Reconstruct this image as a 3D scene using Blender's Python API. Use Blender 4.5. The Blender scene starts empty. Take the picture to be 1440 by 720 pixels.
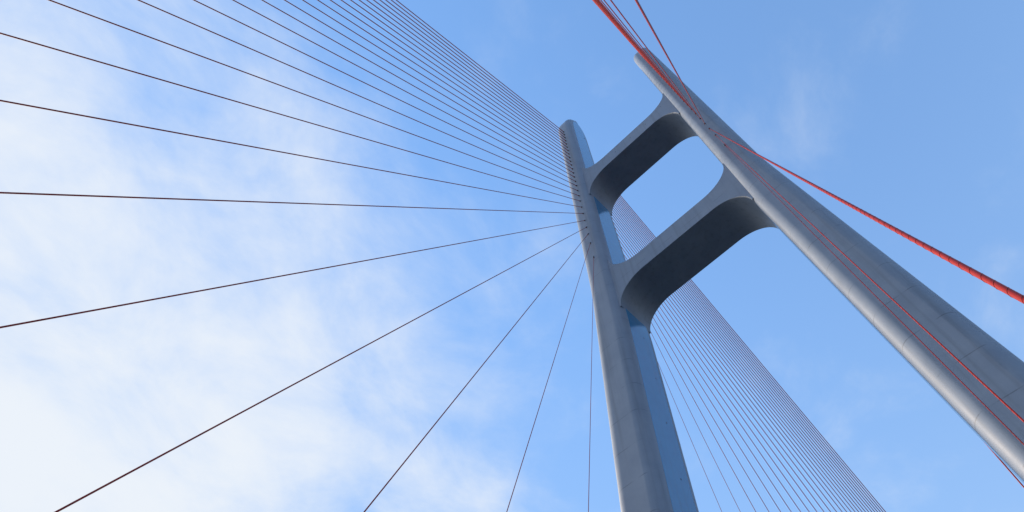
import bpy, bmesh, math, random
from mathutils import Vector, Matrix
random.seed(7)
R = math.radians
scene = bpy.context.scene
col = scene.collection

# ------------------------------------------------------------------ camera
CAM = Vector((11.256, -43.185, 0.0))          # eye height; the deck lies 1.6 m below
PITCH, YAW = R(63.68), R(45.15)               # looking steeply up, across the deck
cd = bpy.data.cameras.new('camera'); cam = bpy.data.objects.new('camera', cd); col.objects.link(cam)
cd.sensor_fit = 'HORIZONTAL'; cd.sensor_width = 36.0; cd.lens = 967.46 / 1440 * 36.0
cd.clip_start = 0.1; cd.clip_end = 20000
cam.location = CAM
cam.rotation_euler = (R(90) + PITCH, 0, YAW)
scene.camera = cam

# ------------------------------------------------------------------ sun and sky
SUN_AZ, SUN_EL = R(-2.5), R(26)                 # azimuth measured from -X towards +Y
S = Vector((-math.cos(SUN_AZ) * math.cos(SUN_EL), math.sin(SUN_AZ) * math.cos(SUN_EL), math.sin(SUN_EL)))
sd = bpy.data.lights.new('sun', 'SUN'); sun = bpy.data.objects.new('sun', sd); col.objects.link(sun)
sd.energy = 2.3; sd.angle = R(2.5); sd.color = (1.0, 0.82, 0.64)
sun.rotation_euler = S.to_track_quat('Z', 'Y').to_euler()
sun.location = (-200, 80, 200)

EXPO = 1.15
scene.view_settings.view_transform = 'Standard'
scene.view_settings.look = 'None'
scene.view_settings.exposure = EXPO
scene.view_settings.gamma = 1.0
scene.view_settings.use_curve_mapping = False

def N(nt, typ, **kw):
    n = nt.nodes.new(typ)
    for k, v in kw.items():
        if k in n.inputs.keys() if isinstance(k, str) else False: n.inputs[k].default_value = v
        else: setattr(n, k, v)
    return n
def math_node(nt, op, a, b=None, clamp=False):
    n = nt.nodes.new('ShaderNodeMath'); n.operation = op; n.use_clamp = clamp
    for i, v in enumerate((a, b)):
        if v is None: continue
        if hasattr(v, 'is_linked'): nt.links.new(v, n.inputs[i])
        else: n.inputs[i].default_value = v
    return n.outputs[0]
def smooth(nt, val, lo, hi, t0=0.0, t1=1.0):
    n = nt.nodes.new('ShaderNodeMapRange'); n.interpolation_type = 'SMOOTHSTEP'
    nt.links.new(val, n.inputs['Value'])
    n.inputs['From Min'].default_value = lo; n.inputs['From Max'].default_value = hi
    n.inputs['To Min'].default_value = t0; n.inputs['To Max'].default_value = t1
    return n.outputs['Result']

w = bpy.data.worlds.new('World'); scene.world = w; w.use_nodes = True
nt = w.node_tree; nt.nodes.clear()
out = nt.nodes.new('ShaderNodeOutputWorld'); bg = nt.nodes.new('ShaderNodeBackground')
nt.links.new(bg.outputs[0], out.inputs[0])
SKY_STRENGTH = 0.15
bg.inputs['Strength'].default_value = SKY_STRENGTH
sky = nt.nodes.new('ShaderNodeTexSky'); sky.sky_type = 'NISHITA'; sky.sun_disc = False
sky.sun_elevation = SUN_EL
sky.sun_rotation = math.atan2(S.x, S.y)
sky.altitude = 50; sky.air_density = 1.5; sky.dust_density = 0.3; sky.ozone_density = 7.0
tc = nt.nodes.new('ShaderNodeTexCoord'); dirv = tc.outputs['Generated']
sep = nt.nodes.new('ShaderNodeSeparateXYZ'); nt.links.new(dirv, sep.inputs[0])
zc = math_node(nt, 'MAXIMUM', sep.outputs['Z'], 0.06)
comb = nt.nodes.new('ShaderNodeCombineXYZ')               # cloud layer seen in perspective: direction / height
nt.links.new(math_node(nt, 'DIVIDE', sep.outputs['X'], zc), comb.inputs['X'])
nt.links.new(math_node(nt, 'DIVIDE', sep.outputs['Y'], zc), comb.inputs['Y'])
def fbm(scale, detail, rough, dist, off, stretch=(1, 1, 1), rot=0.0):
    mp = nt.nodes.new('ShaderNodeMapping'); nt.links.new(comb.outputs[0], mp.inputs['Vector'])
    mp.inputs['Location'].default_value = off; mp.inputs['Rotation'].default_value = (0, 0, rot)
    mp.inputs['Scale'].default_value = stretch
    nz = nt.nodes.new('ShaderNodeTexNoise'); nz.noise_dimensions = '3D'
    nt.links.new(mp.outputs[0], nz.inputs['Vector'])
    nz.inputs['Scale'].default_value = scale; nz.inputs['Detail'].default_value = detail
    nz.inputs['Roughness'].default_value = rough; nz.inputs['Distortion'].default_value = dist
    return nz.outputs['Fac']
big = fbm(1.5, 3, 0.5, 0.2, (8.92, -0.54, 1.0))
wisp = fbm(4.2, 10, 0.60, 0.25, (-8.79077076, 6.15775948, -4.33), (1.0, 0.8, 1), 0.7)
dot = nt.nodes.new('ShaderNodeVectorMath'); dot.operation = 'DOT_PRODUCT'
nt.links.new(dirv, dot.inputs[0]); dot.inputs[1].default_value = S
glow = smooth(nt, dot.outputs['Value'], 0.50, 1.0, 0.0, 0.45)   # thin cloud scatters forward, round the sun
bdot = nt.nodes.new('ShaderNodeVectorMath'); bdot.operation = 'DOT_PRODUCT'
nt.links.new(comb.outputs[0], bdot.inputs[0]); bdot.inputs[1].default_value = (-0.86, -0.5, 0)
bank = smooth(nt, bdot.outputs['Value'], -0.2, 1.3, 0.0, 0.62)  # a bank of thin cloud spreading in from one side
cover = math_node(nt, 'ADD', math_node(nt, 'MULTIPLY', math_node(nt, 'SUBTRACT', big, 0.5), 0.6), math_node(nt, 'MULTIPLY', math_node(nt, 'SUBTRACT', wisp, 0.5), 1.5))
cover = math_node(nt, 'ADD', cover, math_node(nt, 'ADD', glow, bank))
fac = smooth(nt, cover, 0.0, 1.15, 0.0, 0.97)
veil = math_node(nt, 'SUBTRACT', math_node(nt, 'DIVIDE', 0.17, zc), 0.11)                       # even thin haze, deeper towards the horizon
fac = math_node(nt, 'ADD', fac, math_node(nt, 'MULTIPLY', math_node(nt, 'MINIMUM', veil, 0.9), math_node(nt, 'SUBTRACT', 1.0, fac)), True)
mix = nt.nodes.new('ShaderNodeMix'); mix.data_type = 'RGBA'
# the haze glare near the sun levels off softly instead of burning out
CAP = 0.95 / SKY_STRENGTH / 2 ** EXPO
srgb = nt.nodes.new('ShaderNodeSeparateColor'); nt.links.new(sky.outputs[0], srgb.inputs[0])
crgb = nt.nodes.new('ShaderNodeCombineColor')
q = math_node(nt, 'POWER', math_node(nt, 'ADD', 1.0, math_node(nt, 'POWER', math_node(nt, 'DIVIDE', srgb.outputs[2], CAP), 7.0)), 1 / 7)
for i in range(3):
    v = math_node(nt, 'MULTIPLY', srgb.outputs[i], (0.945, 1.045, 1.055)[i])       # camera white balance
    nt.links.new(math_node(nt, 'DIVIDE', v, q), crgb.inputs[i])
nt.links.new(fac, mix.inputs['Factor']); nt.links.new(crgb.outputs[0], mix.inputs['A'])
cw = 0.92 / SKY_STRENGTH / 2 ** EXPO
mix.inputs['B'].default_value = (cw * 0.925, cw * 0.98, cw * 1.05, 1)
nt.links.new(mix.outputs['Result'], bg.inputs['Color'])

# ------------------------------------------------------------------ materials
def new_mat(name):
    m = bpy.data.materials.new(name); m.use_nodes = True
    t = m.node_tree; return m, t, t.nodes['Principled BSDF']
def noise(t, scale, detail=4, rough=0.55, stretch=(1, 1, 1), space='Object'):
    tcn = t.nodes.new('ShaderNodeTexCoord'); mp = t.nodes.new('ShaderNodeMapping')
    t.links.new(tcn.outputs[space], mp.inputs[0]); mp.inputs['Scale'].default_value = stretch
    n = t.nodes.new('ShaderNodeTexNoise'); t.links.new(mp.outputs[0], n.inputs['Vector'])
    n.inputs['Scale'].default_value = scale; n.inputs['Detail'].default_value = detail
    n.inputs['Roughness'].default_value = rough
    return n.outputs['Fac']
def ramp(t, fac, stops):
    r = t.nodes.new('ShaderNodeValToRGB'); t.links.new(fac, r.inputs[0])
    e = r.color_ramp.elements
    while len(e) < len(stops): e.new(0.5)
    for k, (p, c) in enumerate(stops): e[k].position = p; e[k].color = (*c, 1)
    return r.outputs[0]
def mixc(t, fac, a, b, mode='MIX'):
    m = t.nodes.new('ShaderNodeMix'); m.data_type = 'RGBA'; m.blend_type = mode
    for s, v in (('Factor', fac), ('A', a), ('B', b)):
        if hasattr(v, 'is_linked'): t.links.new(v, m.inputs[s])
        elif s == 'Factor': m.inputs[s].default_value = v
        else: m.inputs[s].default_value = (*v, 1)
    return m.outputs['Result']

def concrete_paint():
    m, t, b = new_mat('coated_concrete')
    blot = noise(t, 0.4, 6, 0.6)
    base = ramp(t, blot, [(0.22, (0.195, 0.248, 0.340)), (0.78, (0.262, 0.322, 0.418))])
    streak = noise(t, 1.0, 5, 0.6, (1.6, 1.6, 0.05))           # rain streaks run down
    base = mixc(t, math_node(t, 'MULTIPLY', smooth(t, streak, 0.48, 0.72), 0.38), base, (0.14, 0.165, 0.20))
    # casting joints every 4.2 m, broken up
    tcn = t.nodes.new('ShaderNodeTexCoord'); sp = t.nodes.new('ShaderNodeSeparateXYZ'); t.links.new(tcn.outputs['Object'], sp.inputs[0])
    ph = math_node(t, 'FRACT', math_node(t, 'DIVIDE', sp.outputs['Z'], 4.2))
    line = math_node(t, 'LESS_THAN', ph, 0.02)
    brk = smooth(t, noise(t, 0.6, 3), 0.42, 0.6)
    jf = math_node(t, 'MULTIPLY', math_node(t, 'MULTIPLY', line, brk), 0.5)
    base = mixc(t, jf, base, (0.07, 0.08, 0.10))
    t.links.new(base, b.inputs['Base Color'])
    rg = smooth(t, noise(t, 0.8, 4), 0.3, 0.7, 0.45, 0.55)
    t.links.new(rg, b.inputs['Roughness'])
    b.inputs['IOR'].default_value = 1.36
    bp = t.nodes.new('ShaderNodeBump'); bp.inputs['Strength'].default_value = 0.05; bp.inputs['Distance'].default_value = 0.02
    t.links.new(noise(t, 2.2, 5, 0.6), bp.inputs['Height']); t.links.new(bp.outputs[0], b.inputs['Normal'])
    return m
M_CONC = concrete_paint()

m, t, b = new_mat('sky_reflection_blue'); b.inputs['Roughness'].default_value = 0.16; b.inputs['IOR'].default_value = 1.65
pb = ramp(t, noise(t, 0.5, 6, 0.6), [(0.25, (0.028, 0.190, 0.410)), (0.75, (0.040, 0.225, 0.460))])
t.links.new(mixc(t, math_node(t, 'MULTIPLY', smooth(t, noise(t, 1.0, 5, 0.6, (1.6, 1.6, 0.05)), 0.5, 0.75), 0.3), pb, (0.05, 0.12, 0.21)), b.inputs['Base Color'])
M_SKY_REFL = m  # blue base colour stands in for sky mirrored on the inner faces

def red_sheath(name, c0, c1):
    m, t, b = new_mat(name)
    t.links.new(ramp(t, noise(t, 3.0, 4), [(0.3, c0), (0.7, c1)]), b.inputs['Base Color'])
    b.inputs['Roughness'].default_value = 0.5; b.inputs['Specular IOR Level'].default_value = 0.2
    return m
M_RED = red_sheath('red_cable_sheath', (0.33, 0.020, 0.010), (0.41, 0.027, 0.013))
M_RED_SHADE = red_sheath('red_sheath_shaded', (0.22, 0.011, 0.011), (0.28, 0.015, 0.014))  # same red sheath, darkened in colour for stays seen on their unlit side
M_RIB_SHADE = red_sheath('rib_shade_red', (0.12, 0.009, 0.007), (0.15, 0.012, 0.009))  # rib red darkened so its colour carries the shade line along the spiral
m, t, b = new_mat('dark_steel'); b.inputs['Roughness'].default_value = 0.6
t.links.new(ramp(t, noise(t, 6, 3), [(0.3, (0.012, 0.012, 0.014)), (0.7, (0.03, 0.03, 0.032))]), b.inputs['Base Color']); M_DARK = m
m, t, b = new_mat('asphalt'); b.inputs['Roughness'].default_value = 0.85
t.links.new(ramp(t, noise(t, 4, 6), [(0.3, (0.04, 0.04, 0.042)), (0.7, (0.065, 0.064, 0.062))]), b.inputs['Base Color']); M_ASPH = m
m, t, b = new_mat('kerb_concrete'); b.inputs['Roughness'].default_value = 0.8
t.links.new(ramp(t, noise(t, 2, 5), [(0.3, (0.25, 0.25, 0.24)), (0.7, (0.33, 0.32, 0.31))]), b.inputs['Base Color']); M_KERB = m
m, t, b = new_mat('river_water'); b.inputs['Roughness'].default_value = 0.18; b.inputs['IOR'].default_value = 1.33
t.links.new(ramp(t, noise(t, 0.01, 4), [(0.3, (0.02, 0.035, 0.04)), (0.7, (0.035, 0.05, 0.05))]), b.inputs['Base Color'])
bp = t.nodes.new('ShaderNodeBump'); bp.inputs['Strength'].default_value = 0.5; bp.inputs['Distance'].default_value = 0.4
t.links.new(noise(t, 0.35, 5), bp.inputs['Height']); t.links.new(bp.outputs[0], b.inputs['Normal']); M_WATER = m

# ------------------------------------------------------------------ mesh helpers
def link_mesh(name, verts, faces, mat, parent=None, smooth_angle=None):
    me = bpy.data.meshes.new(name); me.from_pydata([tuple(v) for v in verts], [], faces)
    bmx = bmesh.new(); bmx.from_mesh(me); bmesh.ops.recalc_face_normals(bmx, faces=bmx.faces); bmx.to_mesh(me); bmx.free()
    me.materials.append(mat)
    if smooth_angle is not None:
        me.polygons.foreach_set('use_smooth', [True] * len(me.polygons))
        me.set_sharp_from_angle(angle=R(smooth_angle))
    o = bpy.data.objects.new(name, me); col.objects.link(o)
    if parent: o.parent = parent
    return o
def tube_geo(A, B, r, sides=10, cap=True):
    A, B = Vector(A), Vector(B); d = (B - A).normalized()
    u = d.orthogonal().normalized(); v = d.cross(u)
    vs = []
    for P in (A, B):
        for i in range(sides):
            a = 2 * math.pi * i / sides
            vs.append(P + r * (math.cos(a) * u + math.sin(a) * v))
    fs = [(i, (i + 1) % sides, sides + (i + 1) % sides, sides + i) for i in range(sides)]
    if cap: fs += [tuple(range(sides)), tuple(range(sides, 2 * sides))]
    return vs, fs
def tag(o, label, cat=None, group=None, kind=None):
    if label: o['label'] = label
    if cat: o['category'] = cat
    if group: o['group'] = group
    if kind: o['kind'] = kind
    return o

# ------------------------------------------------------------------ setting below the frame: river and deck
bmx = bmesh.new(); bmesh.ops.create_circle(bmx, cap_ends=True, segments=64, radius=9000)
me = bpy.data.meshes.new('water'); bmx.to_mesh(me); bmx.free(); me.materials.append(M_WATER)
wo = bpy.data.objects.new('water', me); col.objects.link(wo); wo.location = (0, 0, -42); wo['kind'] = 'structure'
ZD = -1.6
def box(x0, x1, y0, y1, z0, z1):
    vs = [(x, y, z) for z in (z0, z1) for (x, y) in ((x0, y0), (x1, y0), (x1, y1), (x0, y1))]
    return vs, [(0, 1, 2, 3), (4, 5, 6, 7), (0, 1, 5, 4), (1, 2, 6, 5), (2, 3, 7, 6), (3, 0, 4, 7)]
vs, fs = box(-12.62, 12.62, -330, 330, ZD - 3.0, ZD)
road = link_mesh('road', vs, fs, M_ASPH); road['kind'] = 'structure'
for sx in (-1, 1):
    vs, fs = box(min(sx * 11.95, sx * 12.6), max(sx * 11.95, sx * 12.6), -330, 330, ZD + 0.004, ZD + 0.14)
    link_mesh('kerb', vs, fs, M_KERB, road)

# ------------------------------------------------------------------ pylon
pylon = bpy.data.objects.new('bridge_pylon', None); col.objects.link(pylon); pylon.location = (0, 0, -42)
tag(pylon, 'tall grey twin-legged bridge pylon joined by two curved crossbeams', 'bridge pylon')
HD = 3.5                                       # half depth of a leg along the bridge
ZT, HT = 156.5, 9.5                            # where the rounded tip starts, and its height
def kinked(z, base, zk, slope_lo, slope_hi, soft=2.5):
    d = zk - z                                 # below the kink the leg splays outwards
    lo = d * slope_lo if d > soft else (0 if d < -soft else slope_lo * (d + soft) ** 2 / (4 * soft))
    return base + lo - max(0, z - zk) * slope_hi
def x_in(z): return kinked(z, 10.0, 72.0, 0.032, 0.0026, 1.5)
def x_out(z): return kinked(z, 14.05, 81.5, 0.047, 0.0022)
def depth(z):
    if z <= ZT: return HD
    q = min(1.0, (z - ZT) / HT)
    return max(0.05, HD * (1 - q ** 2.3) ** (1 / 2.3))
CS = 20
def section(z):
    xi, xo, d = x_in(z), x_out(z), depth(z)
    rx = 1.25; ry = min(1.5, d * 0.8)
    pts = []
    # corners: inner-front, outer-front, outer-back, inner-back (counter-clockwise for +X leg)
    for (cx, cy, a0) in ((xi + rx, -d + ry, 180), (xo - rx, -d + ry, 270), (xo - rx, d - ry, 0), (xi + rx, d - ry, 90)):
        e0 = Vector((math.cos(R(a0)), math.sin(R(a0)))); e1 = Vector((math.cos(R(a0 + 90)), math.sin(R(a0 + 90))))
        def pt(a, push=0):
            return Vector((cx + rx * math.cos(R(a)), cy + ry * math.sin(R(a))))
        s = min(0.04, (d - ry) * 0.3)
        p0 = pt(a0) - e1 * s; p1 = pt(a0 + 90) - e0 * s    # support loops keep the flats flat
        pts.append(p0)
        for k in range(CS + 1): pts.append(pt(a0 + 90 * k / CS))
        pts.append(p1)
    return pts
zs = [-42, -20, 0, 20, 40, 55, 65, 69] + [70 + 0.5 * i for i in range(33)] + [90, 100, 115, 130, 145, 154, ZT]
zs += [ZT + HT * q for q in (0.08, 0.16, 0.24, 0.32, 0.4, 0.48, 0.56, 0.64, 0.71, 0.78, 0.84, 0.89, 0.93, 0.96, 0.98, 0.993, 1.0)]
def make_leg(sx, label):
    vs, fs = [], []
    rings = []
    for z in zs:
        ring = []
        for p in section(z): ring.append(len(vs)); vs.append((sx * p.x, p.y, z + 42))
        rings.append(ring)
    n = len(rings[0])
    for a, b_ in zip(rings, rings[1:]):
        for i in range(n): fs.append((a[i], a[(i + 1) % n], b_[(i + 1) % n], b_[i]))
    fs.append(tuple(rings[0])); fs.append(tuple(rings[-1]))
    o = link_mesh('leg', vs, fs, M_CONC, pylon, 40)
    o['label'] = label
    return o
def make_sky_skin(sx, leg):
    """sky reflection put into colour: a thin blue skin added between the rounded corners, 12 mm proud"""
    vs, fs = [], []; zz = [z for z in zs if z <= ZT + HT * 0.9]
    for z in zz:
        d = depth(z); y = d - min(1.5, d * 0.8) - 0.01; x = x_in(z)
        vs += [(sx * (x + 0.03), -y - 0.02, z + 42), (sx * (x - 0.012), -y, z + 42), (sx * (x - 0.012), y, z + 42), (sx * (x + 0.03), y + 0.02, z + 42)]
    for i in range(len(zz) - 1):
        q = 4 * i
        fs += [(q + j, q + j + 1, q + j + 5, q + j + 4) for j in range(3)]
    return link_mesh('sky_reflection_skin', vs, fs, M_SKY_REFL, leg, 30)
leg_l = make_leg(-1, 'grey leg showing its blue sky-reflecting inner face')
leg_r = make_leg(1, 'broad grey leg with warm sunlit inner edge')

make_sky_skin(-1, leg_l)['label'] = 'glossy inner face with the sky reflection painted in blue'
make_sky_skin(1, leg_r)

def arc(cx, cz, r, a0, a1, n=28):
    return [(cx + r * math.cos(R(a0 + (a1 - a0) * i / n)), cz + r * math.sin(R(a0 + (a1 - a0) * i / n))) for i in range(n + 1)]
def make_beam(zb, z0, z1, zt, yw, rb, rt, label):
    """profile in the XZ plane: soffit z0 with haunches down to zb, top z1 with fillets up to zt"""
    hb, ht = z0 - zb, zt - z1
    xb, xt = x_in(zb) + 0.006, x_in(zt) + 0.006
    def earc(cx, cz, rx, rz, a0, a1, n=36):
        return [(cx + rx * math.cos(R(a0 + (a1 - a0) * i / n)), cz + rz * math.sin(R(a0 + (a1 - a0) * i / n))) for i in range(n + 1)]
    IN = xb + 0.9                                            # end let into the leg
    pr = [(-IN, zb)] + earc(-xb + rb, zb, rb, hb, 180, 90)
    pr += [(-xb + rb + 0.04, z0), (xb - rb - 0.04, z0)]
    pr += earc(xb - rb, zb, rb, hb, 90, 0)
    pr += [(IN, zb), (IN, zt)]
    pr += earc(xt - rt, zt, rt, ht, 360, 270)
    pr += [(xt - rt - 0.04, z1), (-xt + rt + 0.04, z1)]
    pr += earc(-xt + rt, zt, rt, ht, 270, 180)
    pr += [(-IN, zt)]
    n = len(pr); vs = [(x, s * yw, z + 42) for s in (-1, 1) for (x, z) in pr]
    fs = [(i, (i + 1) % n, n + (i + 1) % n, n + i) for i in range(n)] + [tuple(range(n)), tuple(range(n, 2 * n))]
    o = link_mesh('crossbeam', vs, fs, M_CONC, pylon, 25)
    o['label'] = label
    return o
beam_lo = make_beam(74.05, 78.35, 82.42, 86.55, 2.87, 4.6, 4.6, 'lower crossbeam with dark soffit')
beam_up = make_beam(112.4, 117.5, 122.2, 126.4, 2.95, 4.7, 4.7, 'upper crossbeam with dark soffit')

# small drain holes: on the blue inner face and on the crossbeam fronts
def disc(name, P, nrm, r, parent, mat=M_DARK):
    P = Vector(P); nrm = Vector(nrm)
    vs, fs = tube_geo(P - nrm * 0.05, P + nrm * 0.012, r, 10)
    return link_mesh(name, [v + Vector((0, 0, 42)) for v in vs], fs, mat, parent)
for (y, z) in ((0.55, 70.4), (0.95, 62.9), (0.75, 55.4), (0.7, 47.7)):
    disc('drain_hole', (-x_in(z) + 0.012, y, z), (1, 0, 0), 0.09, leg_l)
disc('drain_hole', (-x_in(155.5) + 0.012, 1.5, 155.5), (1, 0, 0), 0.22, leg_l)
for (x, z) in ((-2.7, 119.9), (0.9, 120.2), (4.4, 120.0), (8.3, 121.6)):
    disc('drain_hole', (x, -2.95, z), (0, -1, 0), 0.09, beam_up)

# ------------------------------------------------------------------ stay cables
ZA = [89.3, 94.1, 97.4, 100.0, 102.7, 105.6, 108.4, 111.15, 113.65, 116.15] + [118.65 + 2.33 * i for i in range(16)]
YN = [-18.2, -28.85, -39.34, -49.77, -59.83, -69.82, -79.63, -89.21, -98.58, -108.0, -117.2, -126.6, -136.0, -145.3, -154.5,
      -163.6, -172.5, -181.2, -189.8, -198.2, -206.4, -214.5, -222.9, -231.1, -239.3, -247.3]
YF = [18.8 + 11.0 * k for k in range(13)] + [159.6, 168.6, 176.9, 184.5, 191.8, 199.2, 206.8, 214.6, 221.7, 228.6, 235.8, 243.2, 250.1]
XA, XD = 11.83, 12.45
ORD = ['shortest', 'second shortest', 'third shortest', 'fourth shortest', 'fifth shortest', 'sixth shortest', 'seventh shortest',
       'eighth shortest', 'ninth shortest', 'tenth shortest', 'eleventh shortest', 'twelfth shortest', 'thirteenth shortest',
       'thirteenth longest', 'twelfth longest', 'eleventh longest', 'tenth longest', 'ninth longest', 'eighth longest',
       'seventh longest', 'sixth longest', 'fifth longest', 'fourth longest', 'third longest', 'second longest', 'longest']
XD_NEAR = {3: 12.50}
YD_NEAR = {3: -39.78}
def diam(k): return 0.066 + 0.0036 * k if k > 1 else 0.052 + 0.006 * k          # longer stays carry more strands
def helix_geo(A, B, r, pitch, wire, steps=12):
    A, B = Vector(A), Vector(B); L = (B - A).length; d = (B - A).normalized()
    u = d.orthogonal().normalized(); v = d.cross(u)
    n = int(L / pitch * steps); vs, fs = [], []
    for i in range(n + 1):
        a = 2 * math.pi * i / steps; c = A + d * (L * i / n)
        rad = math.cos(a) * u + math.sin(a) * v
        vs += [c + rad * (r - 0.002) - d * wire, c + rad * (r + wire * 0.8), c + rad * (r - 0.002) + d * wire]
        if i:
            q = 3 * i
            fs += [(q - 3, q, q + 1, q - 2), (q - 2, q + 1, q + 2, q - 1)]
    return vs, fs
for sx, leg in ((-1, leg_l), (1, leg_r)):
    for side, fan in ((-1, 'near'), (1, 'far')):
        for k in range(26):
            xd, yd = XD, (YN[k] if side < 0 else YF[k])
            if sx > 0 and side < 0: xd = XD_NEAR.get(k + 1, XD); yd = YD_NEAR.get(k + 1, yd)
            if sx > 0 and side > 0: xd = min(XD, 10.5 + 0.5 * k)
            A = Vector((sx * XA, side * HD, ZA[k])); B = Vector((sx * xd, yd, ZD + 0.14))
            d = (B - A).normalized(); r = diam(k) / 2 if not (sx > 0 and side > 0 and k == 0) else 0.055
            # steel sleeve where the stay leaves the leg
            sr = r + 0.065
            vs, fs = tube_geo(A - d * 0.35, A + d * 0.22, sr, 10)
            link_mesh('anchor_sleeve', [v + Vector((0, 0, 42)) for v in vs], fs, M_DARK, leg)
            near_cam = (sx > 0 and side < 0)
            vs, fs = tube_geo(Vector((0, 0, 0)), A - B, r, 16 if near_cam else 8)
            c = link_mesh('stay_cable', vs, fs, M_RED if sx > 0 and not (side < 0 and k == 0) else M_RED_SHADE, None, 60)
            c.location = B
            if near_cam and k < 6:
                hv, hf = helix_geo(Vector((0, 0, 0)), A - B, r, 0.34, 0.0055)
                link_mesh('spiral_rib', hv, hf, M_RIB_SHADE, c, 60)
            if sx < 0 and side < 0: lab = ORD[k] + ' shade-darkened red stay in the wide fan from the blue-sided leg'; g = 'wide fan of stays on the blue-sided leg'
            elif sx < 0: lab = ORD[k] + ' thin stay in the dense fan behind the crossbeams'; g = 'fan of stays behind the crossbeams'
            elif side < 0: lab = ORD[k] + (' shade-darkened red stay lying along the broad grey leg' if k == 0 else ' bright red stay fixed to the front of the broad grey leg'); g = 'red stays on the broad grey leg'
            else: lab = ORD[k] + ' red stay running down behind the broad grey leg'; g = 'stays behind the broad grey leg'
            tag(c, lab, 'cable', g)
